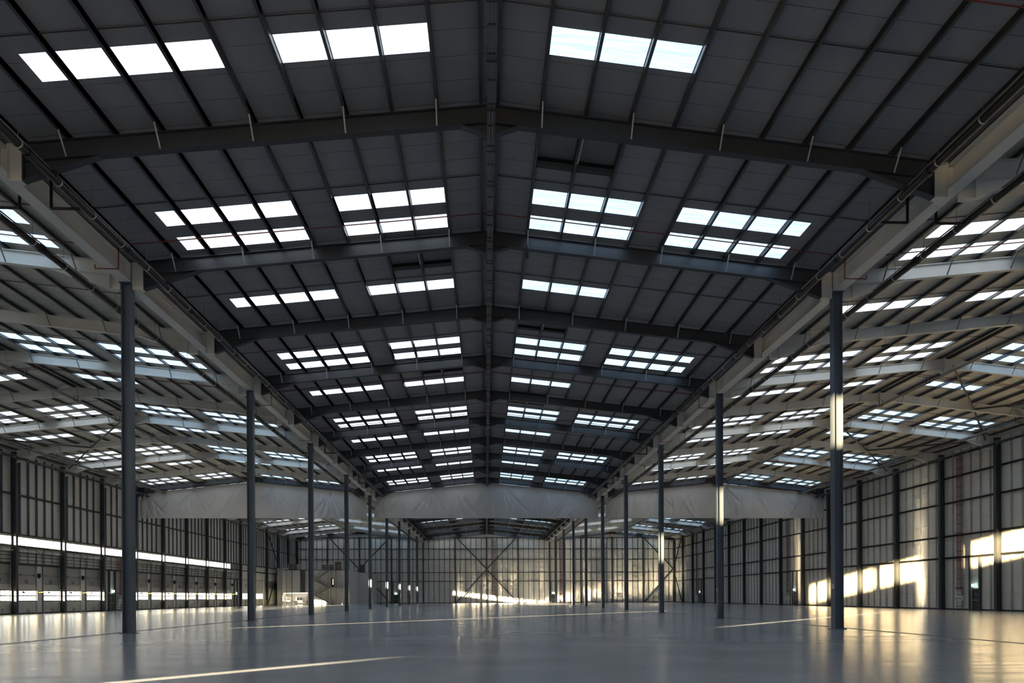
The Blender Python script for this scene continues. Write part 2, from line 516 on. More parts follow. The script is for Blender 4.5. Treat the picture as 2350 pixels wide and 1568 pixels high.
# ------------------------------------------------------------------ rafters
XE = 15.45
def half(sd, m):
    """the four meshes of one half of a rafter, apex at the origin top."""
    D = 0.62
    zt = lambda x: -SL * x
    web = MB().prism([(0, -0.012), (sd * XE, zt(XE) - 0.012), (sd * XE, zt(XE) - D), (0, -D)], -0.008, 0.008)
    web.prism([(0, 0), (sd * XE, zt(XE)), (sd * XE, zt(XE) - 0.022), (0, -0.022)], -0.13, 0.13)
    web.prism([(0, -D + 0.022), (sd * XE, zt(XE) - D + 0.022), (sd * XE, zt(XE) - D), (0, -D)], -0.13, 0.13)
    xs, ze = 12.95, 15.45 - ZR
    h = MB().prism([(sd * xs, zt(xs) - D), (sd * XE, zt(XE) - D), (sd * XE, ze)], -0.008, 0.008)
    h.prism([(sd * xs, zt(xs) - D), (sd * XE, ze), (sd * XE, ze - 0.022), (sd * xs, zt(xs) - D - 0.022)], -0.13, 0.13)
    h.box(min(sd * XE, sd * (XE - 0.03)), max(sd * XE, sd * (XE - 0.03)), -0.14, 0.14, ze - 0.03, zt(XE) + 0.06)
    ap = MB().prism([(0, -D), (sd * 0.95, zt(0.95) - D), (0, 17.26 - ZR)], -0.008, 0.008)
    ap.prism([(0, 17.26 - ZR), (sd * 0.95, zt(0.95) - D), (sd * 0.95, zt(0.95) - D - 0.022), (0, 17.26 - ZR - 0.022)], -0.13, 0.13)
    ap.box(min(0, sd * 0.015), max(0, sd * 0.015), -0.13, 0.13, 17.24 - ZR, 0.05)
    return web.mesh('rafter_beam', m), h.mesh('haunch', m), ap.mesh('apex_bracket', m)
FLY = MB().bar((0, -0.12, -0.59), (0, -0.62, 0.12), 0.05, 0.014, (0, 1, 0)).mesh('fly_brace', M['galv'])
FLYD = MB().bar((0, -0.12, -0.59), (0, -0.62, 0.12), 0.05, 0.03, (0, 1, 0)).mesh('fly_brace', M['galv_dull'])
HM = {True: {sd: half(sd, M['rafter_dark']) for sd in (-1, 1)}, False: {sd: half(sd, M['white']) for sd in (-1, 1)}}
AIS_TXT = ['white steel rafter above the dock-door aisle', 'dark grey steel rafter above the middle aisle', 'white steel rafter above the aisle beside the sunlit wall']
for ai, cx in enumerate(AISLE):
    for k, y in enumerate(FR):
        if y <= YC:
            lab = f'{AIS_TXT[ai]}, {ORD[k]} from the camera'
        else:
            lab = f'{AIS_TXT[ai]}, {ORD[k - 10]} beyond the curtain'
        if y > 174:
            continue
        r = thing('steel_rafter', lab, 'rafter', (cx, y, ZR), 'roof rafters')
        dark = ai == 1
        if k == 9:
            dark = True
        for sd in (-1, 1):
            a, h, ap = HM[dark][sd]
            inst('rafter_beam', a, r)
            inst('haunch', h, r)
            inst('apex_bracket', ap, r)
            for x in (1.78, 4.84, 7.90, 10.96, 14.02):
                inst('fly_brace', FLY if ai == 1 else FLYD, r, (sd * x, 0, -SL * x))

# ------------------------------------------------------------------ columns and valley beams
def hsec(dx, fy, tf, tw, z0, z1):
    """H section: flanges face +-x, dx deep, flanges fy wide."""
    mb = MB()
    mb.box(-dx / 2, -dx / 2 + tf, -fy / 2, fy / 2, z0, z1)
    mb.box(dx / 2 - tf, dx / 2, -fy / 2, fy / 2, z0, z1)
    mb.box(-dx / 2 + tf, dx / 2 - tf, -tw / 2, tw / 2, z0, z1)
    return mb
CS = hsec(0.42, 0.38, 0.03, 0.02, 0.03, 15.66).mesh('shaft', M['column'])
CB = MB().box(-0.3, 0.3, -0.28, 0.28, 0.0, 0.03).mesh('base_plate', M['column'])
CT = MB().box(-0.26, 0.26, -0.24, 0.24, 15.66, 15.70).mesh('cap_plate', M['column'])
CN = MB().box(-0.04, 0.04, -0.03, 0.03, -0.12, 0.12).mesh('sensor_box', M['white'])
for sd, txt in ((-1, 'in the row nearer the dock doors'), (1, 'in the row nearer the sunlit wall')):
    for k in range(9):
        y = 31.28 + 16 * k
        col = thing('steel_column', f'slender dark blue-grey steel column {txt}, {ORD[k]} from the camera', 'column', (sd * W, y, 0), 'slender free-standing columns')
        inst('shaft', CS, col)
        inst('base_plate', CB, col)
        inst('cap_plate', CT, col)
        if sd > 0:
            inst('sensor_box', CN, col, (-0.25, -0.1, 2.0))

SEG = MB().box(-0.25, 0.25, 0.02, 15.98, 0, 0.03).box(-0.01, 0.01, 0.02, 15.98, 0.03, 0.82).box(-0.25, 0.25, 0.02, 15.98, 0.82, 0.85)
for yy in (0.2, 7.99, 15.8):
    SEG.box(-0.24, 0.24, yy - 0.01, yy + 0.01, 0.03, 0.82)
SEGM = SEG.mesh('beam_segment', M['white'])
st = MB()
st.box(-0.75, -0.26, -0.008, 0.008, 15.42 - 15.7, 16.62 - 15.7)
for z in (15.40, 16.60):
    st.box(-0.75, -0.26, -0.14, 0.14, z - 15.7, z - 15.68)
st.box(-0.75, -0.73, -0.14, 0.14, -0.3, 0.95).box(-0.28, -0.26, -0.14, 0.14, -0.3, 0.95)
STM = [st.mesh('beam_stub', M['white'])]
GUT = MB().box(-0.75, 0.75, Y0, YB - 0.4, 0.93, 0.97).box(-0.75, -0.72, Y0, YB - 0.4, 0.97, 1.25).box(0.72, 0.75, Y0, YB - 0.4, 0.97, 1.25)
for sd, txt in ((-1, 'dock-door'), (1, 'sunlit-wall')):
    vb = thing('valley_beam', f'long cream-white beam over the column row on the {txt} side', 'beam', (sd * W, 0, 15.7))
    for k in range(-1, 9):
        inst('beam_segment', SEGM, vb, (0, 31.28 + 16 * k, 0))
    for y in FR_ALL:
        if y < 174:
            inst('beam_stub', STM[0], vb, (0, y, 0))
            inst('beam_stub', STM[0], vb, (0, y, 0), (0, 0, math.pi))
    part('gutter', GUT, M['galv_dull'], vb)

# ------------------------------------------------------------------ drain pipes beside the valley beams
RINGM = MB().ring((0, 0, 0), 'y', 0.13, 0.142, 0.05).mesh('pipe_clip', M['galv'])
ROD = MB().tube((0, 0, 0.14), (0, 0, 1.1), 0.008, 6).mesh('hanger_rod', M['galv_dull'])
JOINTM = MB().ring((0, 0, 0), 'y', 0.12, 0.15, 0.22).mesh('pipe_coupler', M['pipe'])
def drain(x, label, vx):
    p = thing('drain_pipe', label, 'drain pipe', (x, 15.0, 15.58), 'roof drain pipes')
    part('pipe', MB().tube((0, 0, 0), (0, 157, 0), 0.125, 14, False), M['pipe'], p, smooth=True)
    y = 0.6
    while y < 85:
        inst('pipe_clip', RINGM, p, (0, y, 0))
        inst('hanger_rod', ROD, p, (0, y, 0))
        if int(y / 1.98) % 3 == 0:
            inst('pipe_coupler', JOINTM, p, (0, y + 0.5, 0))
        y += 1.98
    part('support_rail', MB().box(-0.02, 0.02, 0, 157, 0.19, 0.23), M['galv_dull'], p)
    if vx:
        for y in (25.0, 66.5, 84.0):
            sx = 1 if vx > 0 else -1
            part('branch_pipe', MB().path([(0, y - 15, -0.05), (sx * 1.15, y - 15, -0.05), (sx * 1.15, y - 15, 1.0)], 0.05, 8), M['pipe'], p)
    return p
drain(-14.5, 'black roof drain pipe along the middle-aisle side of the dock-side beam', -1)
drain(-17.9, 'black roof drain pipe along the dock-aisle side of the dock-side beam', 1)
drain(14.5, 'black roof drain pipe along the middle-aisle side of the sunlit-side beam', 1)
drain(17.9, 'black roof drain pipe along the outer side of the sunlit-side beam', -1)
drain(-46.6, 'black roof drain pipe along the eaves above the dock doors', 0)
drain(47.0, 'black roof drain pipe along the eaves above the sunlit wall', 0)

# cable ladder under the ridge of the middle aisle and trays in the side aisles
def ladder_tray(label, x, z, y0, y1, m, w=0.24, step=1.0):
    t = thing('cable_ladder', label, 'cable ladder', (x, y0, z), 'cable ladders under the roof')
    L = y1 - y0
    for sx in (-1, 1):
        part('side_rail', MB().box(sx * w / 2 - 0.012, sx * w / 2 + 0.012, 0, L, -0.03, 0.06), m, t)
    part('cable', MB().box(-w / 2 + 0.03, -0.012, 0, L, -0.012, 0.022), m, t)
    part('cable', MB().box(0.012, w / 2 - 0.03, 0, L, -0.012, 0.022), m, t)
    rm = MB().box(-w / 2, w / 2, -0.02, 0.02, -0.04, -0.012).mesh('rung', M['rail'])
    hm = MB().box(-w / 2 - 0.03, -w / 2, -0.02, 0.02, -0.05, 0.4).box(w / 2, w / 2 + 0.03, -0.02, 0.02, -0.05, 0.4).box(-w / 2 - 0.03, w / 2 + 0.03, -0.02, 0.02, -0.07, -0.04).mesh('hanger_bracket', M['rail'])
    n = 0
    y = 0.5
    while y < min(L, 85):
        inst('rung', rm, t, (0, y, 0))
        if n % 2 == 0:
            inst('hanger_bracket', hm, t, (0, y + 0.25, 0))
        n += 1
        y += step
M['tray'] = mat('tray_grey', (0.20, 0.20, 0.20), 0.5, 0.5, 0.1, 2)
ladder_tray('grey cable ladder hung along the ridge of the middle aisle', 0.04, 17.12, 15.0, 172.0, M['tray'])
ladder_tray('galvanised cable tray under the rafters of the dock-door aisle', -44.4, 16.1, 15.0, 150.0, M['galv_dull'], 0.5, 2.0)
ladder_tray('galvanised cable tray under the rafters beside the sunlit wall', 44.6, 16.1, 15.0, 172.0, M['galv_dull'], 0.5, 2.0)
ladder_tray('grey cable ladder hung along the ridge of the dock-door aisle', -32.2, 17.12, 30.0, 172.0, M['tray'], 0.24, 3.0)
ladder_tray('grey cable ladder hung along the ridge beside the sunlit wall', 32.2, 17.12, 30.0, 172.0, M['tray'], 0.24, 3.0)

# tubular roof braces in the outer slopes of the side aisles
def zmid(dx):
    return ZR - 0.40 - SL * dx
cnt = {-1: 0, 1: 0}
for sd, txt in ((-1, 'dock-door aisle'), (1, 'sunlit-wall aisle')):
    cx = sd * 2 * W
    for k in range(0, 18, 2):
        ya = FR[0] + 8 * k + 8
        if ya + 16 > 174 or abs(ya - 87.28) < 9:
            continue
        br = thing('roof_brace', f'steel tube wind brace under the {txt} roof, {ORD[cnt[sd]]} from the camera', 'roof brace', (cx + sd * 8, ya + 8, zmid(8)), 'roof wind braces')
        cnt[sd] += 1
        o = Vector((cx + sd * 8, ya + 8, zmid(8)))
        for dx, y in ((0.6, ya), (15.0, ya + 16), (15.0, ya + 0.3)):
            q = Vector((cx + sd * dx, y, zmid(dx))) - o
            part('brace_tube', MB().tube((sd * 0.02, 0.02 if y > ya else -0.02, -0.05), tuple(q), 0.075, 10), M['post'] if dx > 1 else M['purlin'], br)

# ------------------------------------------------------------------ smoke curtain
rng = random.Random(3)
for ai, cx in enumerate(AISLE):
    x0, x1 = cx - (15.7 if ai else 15.3), cx + 15.7
    nx, nz = 240, 30
    creases = []
    for q in range(26):
        xc = x0 + (x1 - x0) * rng.random()
        creases.append((xc, 17.3 - SL * abs(xc - cx) - 1.2 * rng.random(), rng.uniform(-0.75, 0.75), rng.uniform(1.5, 4.6), rng.uniform(0.10, 0.26), rng.choice((-1, 1)) * rng.uniform(0.06, 0.16)))
    for q in range(3):
        xp = x0 + (x1 - x0) * (0.2 + 0.3 * q + 0.08 * rng.random())
        for sl in (-0.9, -0.5, -0.15, 0.2, 0.55, 0.95):
            creases.append((xp, 17.2 - SL * abs(xp - cx), sl, rng.uniform(2.0, 3.8), 0.16, 0.13))
    vv, ff = [], []
    for i in range(nx + 1):
        x = x0 + (x1 - x0) * i / nx
        dx = abs(x - cx)
        zt = ZR - 0.66 - SL * dx
        if dx > 12.95:
            zt -= (dx - 12.95) / 2.5 * 0.95
        if dx < 0.95:
            zt -= (0.95 - dx) * 0.42
        for j in range(nz + 1):
            t = j / nz
            z = zt + (12.62 - zt) * t
            y = YC + 0.5 + 0.10 * noise.noise(Vector((x * 0.45, z * 0.12, ai * 7.1))) + 0.02 * noise.noise(Vector((x * 1.6, z * 0.3, 3.3 + ai)))
            for xc, zc, sl, ln, wd, am in creases:
                dz = zc - z
                if -0.2 < dz < ln:
                    e = (x - xc - sl * dz - 0.12 * math.sin(dz * 1.3 + xc)) / (wd * (0.5 + 0.6 * dz / ln))
                    if abs(e) < 3:
                        y += am * math.exp(-e * e) * math.sin(math.pi * min(1, (dz + 0.2) / (ln + 0.2))) ** 0.7
            vv.append((x - cx, y - YC, z - 12.62))
    for i in range(nx):
        for j in range(nz):
            p = i * (nz + 1) + j
            ff.append((p, p + 1, p + nz + 2, p + nz + 1))
    cur = thing('smoke_curtain', ['hanging white smoke curtain across the dock-door aisle', 'hanging white smoke curtain across the middle aisle', 'hanging white smoke curtain across the aisle by the sunlit wall'][ai], 'curtain', (cx, YC, 12.62), 'smoke curtains')
    me = bpy.data.meshes.new('cloth')
    me.from_pydata(vv, [], ff)
    me.materials.append(M['curtain'])
    for p in me.polygons:
        p.use_smooth = True
    inst('cloth', me, cur)
    part('bottom_bar', MB().tube((x0 - cx, 0.42, 0.0), (x1 - cx, 0.42, 0.0), 0.04, 8), M['curtain'], cur)
    # dark header angle along the rafter underside
    hb = MB()
    for sd in (-1, 1):
        hb.bar((0, 0.38, ZR - 0.62 - 12.62), (sd * 12.9, 0.38, ZR - 0.62 - SL * 12.9 - 12.62), 0.06, 0.08)
    part('header', hb, M['rafter_dark'], cur)

# ------------------------------------------------------------------ walls: shared meshes
ROWS = [0.12, 1.70, 3.57, 5.44, 7.31, 9.18, 11.05, 12.92, 14.79, 16.75]
RAILS = [5.45, 7.75, 11.25, 13.9]
PM = {}
def wpanel(h, m, key):
    if key not in PM:
        PM[key] = MB().box(0, 0.05, 0.008, 7.992, 0.008, h - 0.008).mesh('panel', m)
    return PM[key]
WP = hsec(0.50, 0.36, 0.025, 0.018, 0, 16.55).mesh('post', M['post'])
RAILM = MB().box(-0.10, 0.10, 0.2, 7.8, -0.07, 0.07).box(-0.10, -0.08, 0.2, 7.8, -0.10, 0.10).mesh('rail', M['rail'])
STUDM = MB().box(-0.08, 0.08, -0.012, 0.0, 0, 16.5).box(-0.08, -0.07, -0.012, 0.10, 0, 16.5).box(0.07, 0.08, -0.012, 0.10, 0, 16.5).mesh('stud', M['stud'])
# ---- right wall
wr = empty('wall_right', (XR, 85, 0), 'structure')
part('outer_skin', MB().box(0.06, 0.25, Y0 - 85.3, YB - 85 + 0.3, -0.3, 16.95), M['sheet'], wr)
yb = [15.28 + 8 * k for k in range(0, 20)]
for y in yb:
    if y < 47:
        continue
    for i in range(len(ROWS) - 1):
        inst('panel', wpanel(ROWS[i + 1] - ROWS[i], M['liner'], ('r', round(ROWS[i + 1] - ROWS[i], 3))), wr, (0, y - 85, ROWS[i]))
    for z in RAILS:
        inst('rail', RAILM, wr, (-0.2, y - 85, z))
    for q in range(1, 6):
        inst('stud', STUDM, wr, (-0.09, y + 8 * q / 6 - 85, 0.12))
for y in FR:
    if y > 47:
        inst('post', WP, wr, (CXR - XR, y - 85, 0))
part('kerb', MB().box(-0.06, 0.0, 47 - 85, YB - 85, 0, 0.14), M['kerb'], wr)
part('near_lining', MB().box(0, 0.05, Y0 - 85, 47.2 - 85, 0, 16.75), M['liner'], wr)
# ---- back wall
BX = [-48.6 + 8.1 * k for k in range(13)]
wb_ = empty('wall_back', (0, YB, 0), 'structure')
part('outer_skin', MB().box(XL - 0.3, XR + 0.3, 0.06, 0.3, -0.3, 18.9), M['sheet'], wb_)
BROWS = ROWS[:-1] + [16.66]
def bpanel(h):
    k = ('b', round(h, 3))
    if k not in PM:
        PM[k] = MB().box(0.008, 8.092, 0, 0.05, 0.008, h - 0.008).mesh('panel', M['liner'])
    return PM[k]
BRAIL = MB().box(0.1, 8.0, -0.08, 0.08, -0.08, 0.08).mesh('rail', M['rail'])
BSTUD = MB().box(-0.07, 0.07, -0.1, 0.0, 0, 16.8).mesh('stud', M['stud_dark'])
BPOST = MB().box(-0.16, 0.16, -0.42, -0.40, 0, 16.9).box(-0.16, 0.16, -0.07, -0.05, 0, 16.9).box(-0.01, 0.01, -0.40, -0.07, 0, 16.9).mesh('post', M['post'])
for x in BX[:-1]:
    for i in range(len(BROWS) - 1):
        inst('panel', bpanel(BROWS[i + 1] - BROWS[i]), wb_, (x, 0, BROWS[i]))
    for z in (5.6, 7.84, 11.22, 13.9, 16.75):
        inst('rail', BRAIL, wb_, (x, -0.18, z))
    for q in range(1, 6):
        inst('stud', BSTUD, wb_, (x + 8.1 * q / 6, 0, 0.12))
for x in BX:
    inst('post', BPOST, wb_, (x, 0, 0))
gb = MB()
for cx in AISLE:
    gb.prism([(cx - W, 16.6), (cx + W, 16.6), (cx + W, 16.8), (cx, 18.5), (cx - W, 16.8)], 0.02, 0.06)
part('gable', gb, M['liner'], wb_)
part('kerb', MB().box(XL, XR, -0.05, 0.0, 0, 0.15), M['kerb'], wb_)
# gable rafters
gr = MB()
for cx in AISLE:
    for sd in (-1, 1):
        gr.bar((cx, -0.5, ZR - 0.31), (cx + sd * 16.0, -0.5, ZR - 0.31 - SL * 16), 0.24, 0.6)
part('gable_rafter', gr, M['post'], wb_)

# diagonal braces on the walls
def wall_brace(label, pts, y=None, x=None, r=0.14):
    pts = [Vector(p) for p in pts]
    o = Vector((pts[0].x, pts[0].y, 0))
    b_ = thing('wall_brace', label, 'wall brace', o, 'diagonal wall braces')
    for p, q in zip(pts[::2], pts[1::2]):
        part('brace_tube', MB().tube(p - o, q - o, r, 10), M['post'], b_)
    return b_
yy = YB - 0.62
wall_brace('large X-shaped steel brace in the centre of the back wall', [(-7.9, yy, 0.1), (0, yy, 8.7), (0, yy, 8.7), (7.9, yy, 17.0), (-7.9, yy - 0.02, 17.0), (0, yy - 0.02, 8.7), (0, yy - 0.02, 8.7), (7.9, yy - 0.02, 0.1)])
wall_brace('X-shaped steel brace on the back wall above the white office block', [(-24.5, yy, 0.1), (-32.4, yy, 8.7), (-32.4, yy, 8.7), (-40.2, yy, 17.0), (-24.5, yy - .02, 17.0), (-32.4, yy - .02, 8.7), (-32.4, yy - .02, 8.7), (-40.2, yy - 0.02, 0.1)])
wall_brace('K-shaped steel brace at the corner end of the back wall', [(40.7, yy, 0.1), (48.2, yy, 8.7), (48.2, yy, 8.7), (40.7, yy, 16.6)])
wall_brace('K-shaped steel brace at the far end of the sunlit side wall', [(48.3, 167.4, 0.1), (48.3, 175, 8.7), (48.3, 175, 8.7), (48.3, 167.4, 16.3)])
wall_brace('diagonal steel brace on the dock wall beside the office block', [(-47.9, 151.3, 16.3), (-47.9, 159.1, 8.7), (-47.9, 159.1, 8.7), (-47.9, 151.4, 0.1)])

# ---- left wall
wl = empty('wall_left', (XL, 85, 0), 'structure')
SY0, SY1, SZ0, SZ1 = 58.0, 131.2, 7.12, 8.04
doors = []      # (centre y, half width, number)
nums = {55.28: ('20', '19'), 63.28: ('18', '17'), 71.28: ('16', '15'), 79.28: ('14', '13'), 87.28: (None, '12'), 95.28: ('11', '10'),
        103.28: ('09', '08'), 111.28: ('07', '06'), 119.28: ('05', '04'), 127.28: ('03', None)}
for y, (a, b_) in nums.items():
    if a:
        doors.append((y + 2.5, 1.45, a))
    if b_:
        doors.append((y + 6.5, 1.45, b_))
level = [(139.2, 2.1, '02'), (147.2, 2.1, '01')]
sk = MB()
sk.box(-0.32, -0.06, Y0 - 85.3, YB - 85 + 0.3, -0.3, 1.32)
cuts = sorted([(y - h + 0.1, y + h - 0.1) for y, h, _ in doors + level])
py = Y0 - 0.3
for a, b_ in cuts:
    sk.box(-0.32, -0.06, py - 85, a - 85, 1.32, 2.50)
    py = b_
sk.box(-0.32, -0.06, py - 85, YB - 85 + 0.3, 1.32, 2.50)
LS = (-3.35, -2.45, 4.4, 8.6)
sk.box(-0.32, -0.06, Y0 - 85.3, LS[0] - 85, 2.50, SZ1 + 1)
sk.box(-0.32, -0.06, LS[0] - 85, LS[1] - 85, 2.50, LS[2])
sk.box(-0.32, -0.06, LS[0] - 85, LS[1] - 85, LS[3], SZ1 + 1)
sk.box(-0.32, -0.06, LS[1] - 85, YB - 85 + 0.3, 2.50, SZ0)
# narrow slit near the front corner and the long strip window
sk.box(-0.32, -0.06, LS[1] - 85, SY0 - 85, SZ0, SZ1)
sk.box(-0.32, -0.06, SY1 - 85, YB - 85 + 0.3, SZ0, SZ1)
sk.box(-0.32, -0.06, Y0 - 85.3, LS[1] - 85, SZ1 + 1, 16.95)
sk.box(-0.32, -0.06, LS[1] - 85, YB - 85 + 0.3, SZ1, 16.95)
part('outer_skin', sk, M['sheet'], wl)
LROWS = [8.12, 9.60, 11.47, 13.34, 15.21, 16.75]
LR2 = [5.25, 6.2, 7.04]
LSTUD = MB().box(0.0, 0.16, -0.09, -0.08, 0, 8.3).box(0.0, 0.01, -0.09, 0.09, 0, 8.3).box(0.15, 0.16, -0.09, 0.09, 0, 8.3).mesh('stud', M['stud_dark'])
LSTUD2 = MB().box(0.0, 0.12, -0.06, 0.06, 0, 1.8).mesh('stud', M['stud'])
LPM = {}
def lpanel(h, L=8.0, m='liner_left'):
    k = (round(h, 3), round(L, 3), m)
    if k not in LPM:
        LPM[k] = MB().box(-0.05, 0, 0.008, L - 0.008, 0.008, h - 0.008).mesh('panel', M[m])
    return LPM[k]
LRAIL = MB().box(-0.08, 0.10, 0.2, 7.8, -0.09, 0.09).mesh('rail', M['rail'])
LRAIL2 = MB().box(-0.04, 0.04, 0.25, 7.75, -0.035, 0.035).mesh('rail', M['rail'])
for y in yb:
    if y < 47:
        continue
    for i in range(len(LROWS) - 1):
        inst('panel', lpanel(LROWS[i + 1] - LROWS[i]), wl, (0, y - 85, LROWS[i]))
    strip_here = SY0 - 4 < y < SY1
    inst('rail', LRAIL, wl, (0.12, y - 85, 12.3))
    inst('rail', LRAIL, wl, (0.12, y - 85, 8.2))
    inst('rail', LRAIL, wl, (0.10, y - 85, 6.98))
    for q in range(1, 6):
        inst('stud', LSTUD, wl, (0.0, y + 8 * q / 6 - 85, 8.25))
    if y < 130:
        for i in range(2):
            inst('panel', lpanel(LR2[i + 1] - LR2[i]), wl, (0, y - 85, LR2[i]))
        for q in range(1, 6):
            inst('stud', LSTUD2, wl, (0.0, y + 8 * q / 6 - 85, 5.2))
        for zz in (5.62, 6.02, 6.35):
            inst('rail', LRAIL2, wl, (0.14, y - 85, zz))
        part('lintel', MB().box(0.0, 0.14, 0.2, 7.8, 0, 0.22), M['rail'], wl, (0, y - 85, 5.10))
    else:
        for i in range(3):
            zz = [3.57, 5.3, 7.04, 8.12][i:i + 2]
            if y > 150:
                inst('panel', lpanel(zz[1] - zz[0]), wl, (0, y - 85, zz[0]))
            elif i > 0:
                inst('panel', lpanel(zz[1] - zz[0]), wl, (0, y - 85, zz[0]))
for y in FR:
    if y > 47:
        inst('post', WP, wl, (CXL - XL, y - 85, 0))
# infill between doors
edges = sorted([(y - h, y + h) for y, h, _ in doors + level])
py = 47.0
inf = [(47.0, edges[0][0])] + [(edges[i][1], edges[i + 1][0]) for i in range(len(edges) - 1)] + [(edges[-1][1], YB)]
for a, b_ in inf:
    if b_ - a > 0.05:
        part('panel', MB().box(-0.05, 0, 0.01, b_ - a - 0.01, 0.1, 5.25), M['liner_left'], wl, (0, a - 85, 0))
part('kerb', MB().box(0, 0.04, 47 - 85, YB - 85, 0, 0.12), M['kerb'], wl)
part('near_lining', MB().box(-0.05, 0, LS[1] - 85, 47.2 - 85, 0, 16.75).box(-0.05, 0, Y0 - 85, LS[0] - 85, 0, 16.75), M['liner_left'], wl)

# strip window: frames and one pane per stud bay
sw = empty('window_1', (XL, SY0, SZ0), 'structure')
y = SY0
pm = MB().box(-0.14, -0.12, 0.02, 8 / 6 - 0.02, 0.03, SZ1 - SZ0 - 0.03).mesh('pane', M['strip_pane'])
mm = MB().box(-0.17, -0.06, -0.022, 0.022, 0, SZ1 - SZ0).mesh('mullion', M['stud_dark'])
while y < SY1 - 0.3:
    inst('pane', pm, sw, (0, y - SY0, 0))
    inst('mullion', mm, sw, (0, y - SY0, 0))
    y += 8 / 6
part('window_frame', MB().box(-0.2, -0.05, 0, SY1 - SY0, 0, 0.04).box(-0.2, -0.05, 0, SY1 - SY0, SZ1 - SZ0 - 0.04, SZ1 - SZ0), M['stud_dark'], sw)

# ------------------------------------------------------------------ lettering
TXT = {}
def text_mesh(body, size, m):
    k = (body, size, m.name)
    if k in TXT:
        return TXT[k]
    cu = bpy.data.curves.new('number', 'FONT')
    cu.body = body
    cu.size = size
    cu.align_x = 'CENTER'
    cu.extrude = 0.004
    cu.resolution_u = 3
    cu.materials.append(m)
    to = bpy.data.objects.new('number', cu)
    COL.objects.link(to)
    bpy.context.view_layer.update()
    dg = bpy.context.evaluated_depsgraph_get()
    me = bpy.data.meshes.new_from_object(to.evaluated_get(dg))
    bpy.data.objects.remove(to)
    TXT[k] = me
    return me
ROT_L = Matrix(((0, 0, 1), (1, 0, 0), (0, 1, 0))).to_euler()      # reads from +x
ROT_R = Matrix(((0, 0, -1), (-1, 0, 0), (0, 1, 0))).to_euler()    # reads from -x
ROT_B = Matrix(((1, 0, 0), (0, 0, -1), (0, 1, 0))).to_euler()     # reads from -y

# ------------------------------------------------------------------ dock doors
DW = 1.45
d_low = MB()
for i in range(2):
    d_low.box(-0.02, 0.03, -DW + 0.02, DW - 0.02, 0.03 + 0.65 * i, 0.66 + 0.65 * i)
m_sec = MB().box(-0.02, 0.03, -DW + 0.02, DW - 0.02, 0.004, 0.646).mesh('door_section', M['door'])
m_top = MB().box(-0.02, 0.03, -DW + 0.02, DW - 0.02, 0.004, 0.596).mesh('door_section', M['door'])
PZ = [1.36, 1.92, 2.47]
wf = MB()
for z in (1.30, 1.87, 2.42):
    wf.box(-0.03, 0.035, -DW + 0.02, DW - 0.02, z, z + 0.105)
npn = 4
for i in range(npn + 1):
    yy = -DW + 0.05 + (2 * DW - 0.1) * i / npn
    wf.box(-0.03, 0.035, yy - 0.045, yy + 0.045, 1.32, 2.5)
m_wf = wf.mesh('window_frame', M['stud_dark'])
pw = (2 * DW - 0.1) / npn - 0.06
m_pane = MB().box(-0.005, 0.005, -pw / 2, pw / 2, 0, 0.52).mesh('pane', M['door_pane'])
m_over = MB().box(-0.03, 0.0, -DW, DW, 0.02, 1.98).mesh('over_panel', M['door_lo'])
m_track = MB().box(0.0, 0.10, -0.03, 0.03, 0, 6.4).box(0.0, 0.02, -0.09, 0.09, 0, 6.4).mesh('track', M['galv'])
m_shaft = MB().tube((0.16, -DW - 0.4, 0), (0.16, DW + 0.4, 0), 0.045, 10).tube((0.16, -DW + 0.5, 0), (0.16, -0.3, 0), 0.085, 10).tube((0.16, 0.3, 0), (0.16, DW - 0.5, 0), 0.085, 10).mesh('spring_shaft', M['liner'])
m_drum = MB().tube((0.16, -0.06, 0), (0.16, 0.06, 0), 0.13, 12).mesh('cable_drum', M['galv'])
m_bar = MB().box(0.06, 0.12, -DW - 0.3, DW + 0.3, 0, 0.05).box(0.05, 0.16, -DW + 0.2, -DW + 0.6, -0.05, 0.09).box(0.05, 0.16, DW - 0.7, DW - 0.3, -0.05, 0.09).mesh('guide_bar', M['galv_dull'])
m_motor = MB().box(0.04, 0.3, -0.12, 0.12, -0.25, 0.2).tube((0.16, 0, -0.35), (0.16, 0, -0.1), 0.07, 8).mesh('motor', M['black'])
m_seal = MB().box(0, 0.08, -DW - 0.1, -DW, 0, 5.1).box(0, 0.08, DW, DW + 0.1, 0, 5.1).mesh('side_seal', M['stud_dark'])
m_arm = MB().path([(0.1, 0, 0), (0.55, 0.05, 0.05), (0.85, 0.35, 0.05)], 0.025, 8).mesh('arm', M['yellow'])
m_head = MB().tube((0.85, 0.35, 0.05), (0.9, 0.52, -0.02), 0.09, 10).mesh('lamp_head', M['galv'])
m_glint = MB().tube((0.9, 0.52, -0.02), (0.905, 0.535, -0.025), 0.075, 10).mesh('lens_glint', M['lamp'])  # sun glint put in as a glowing disc on the lamp head
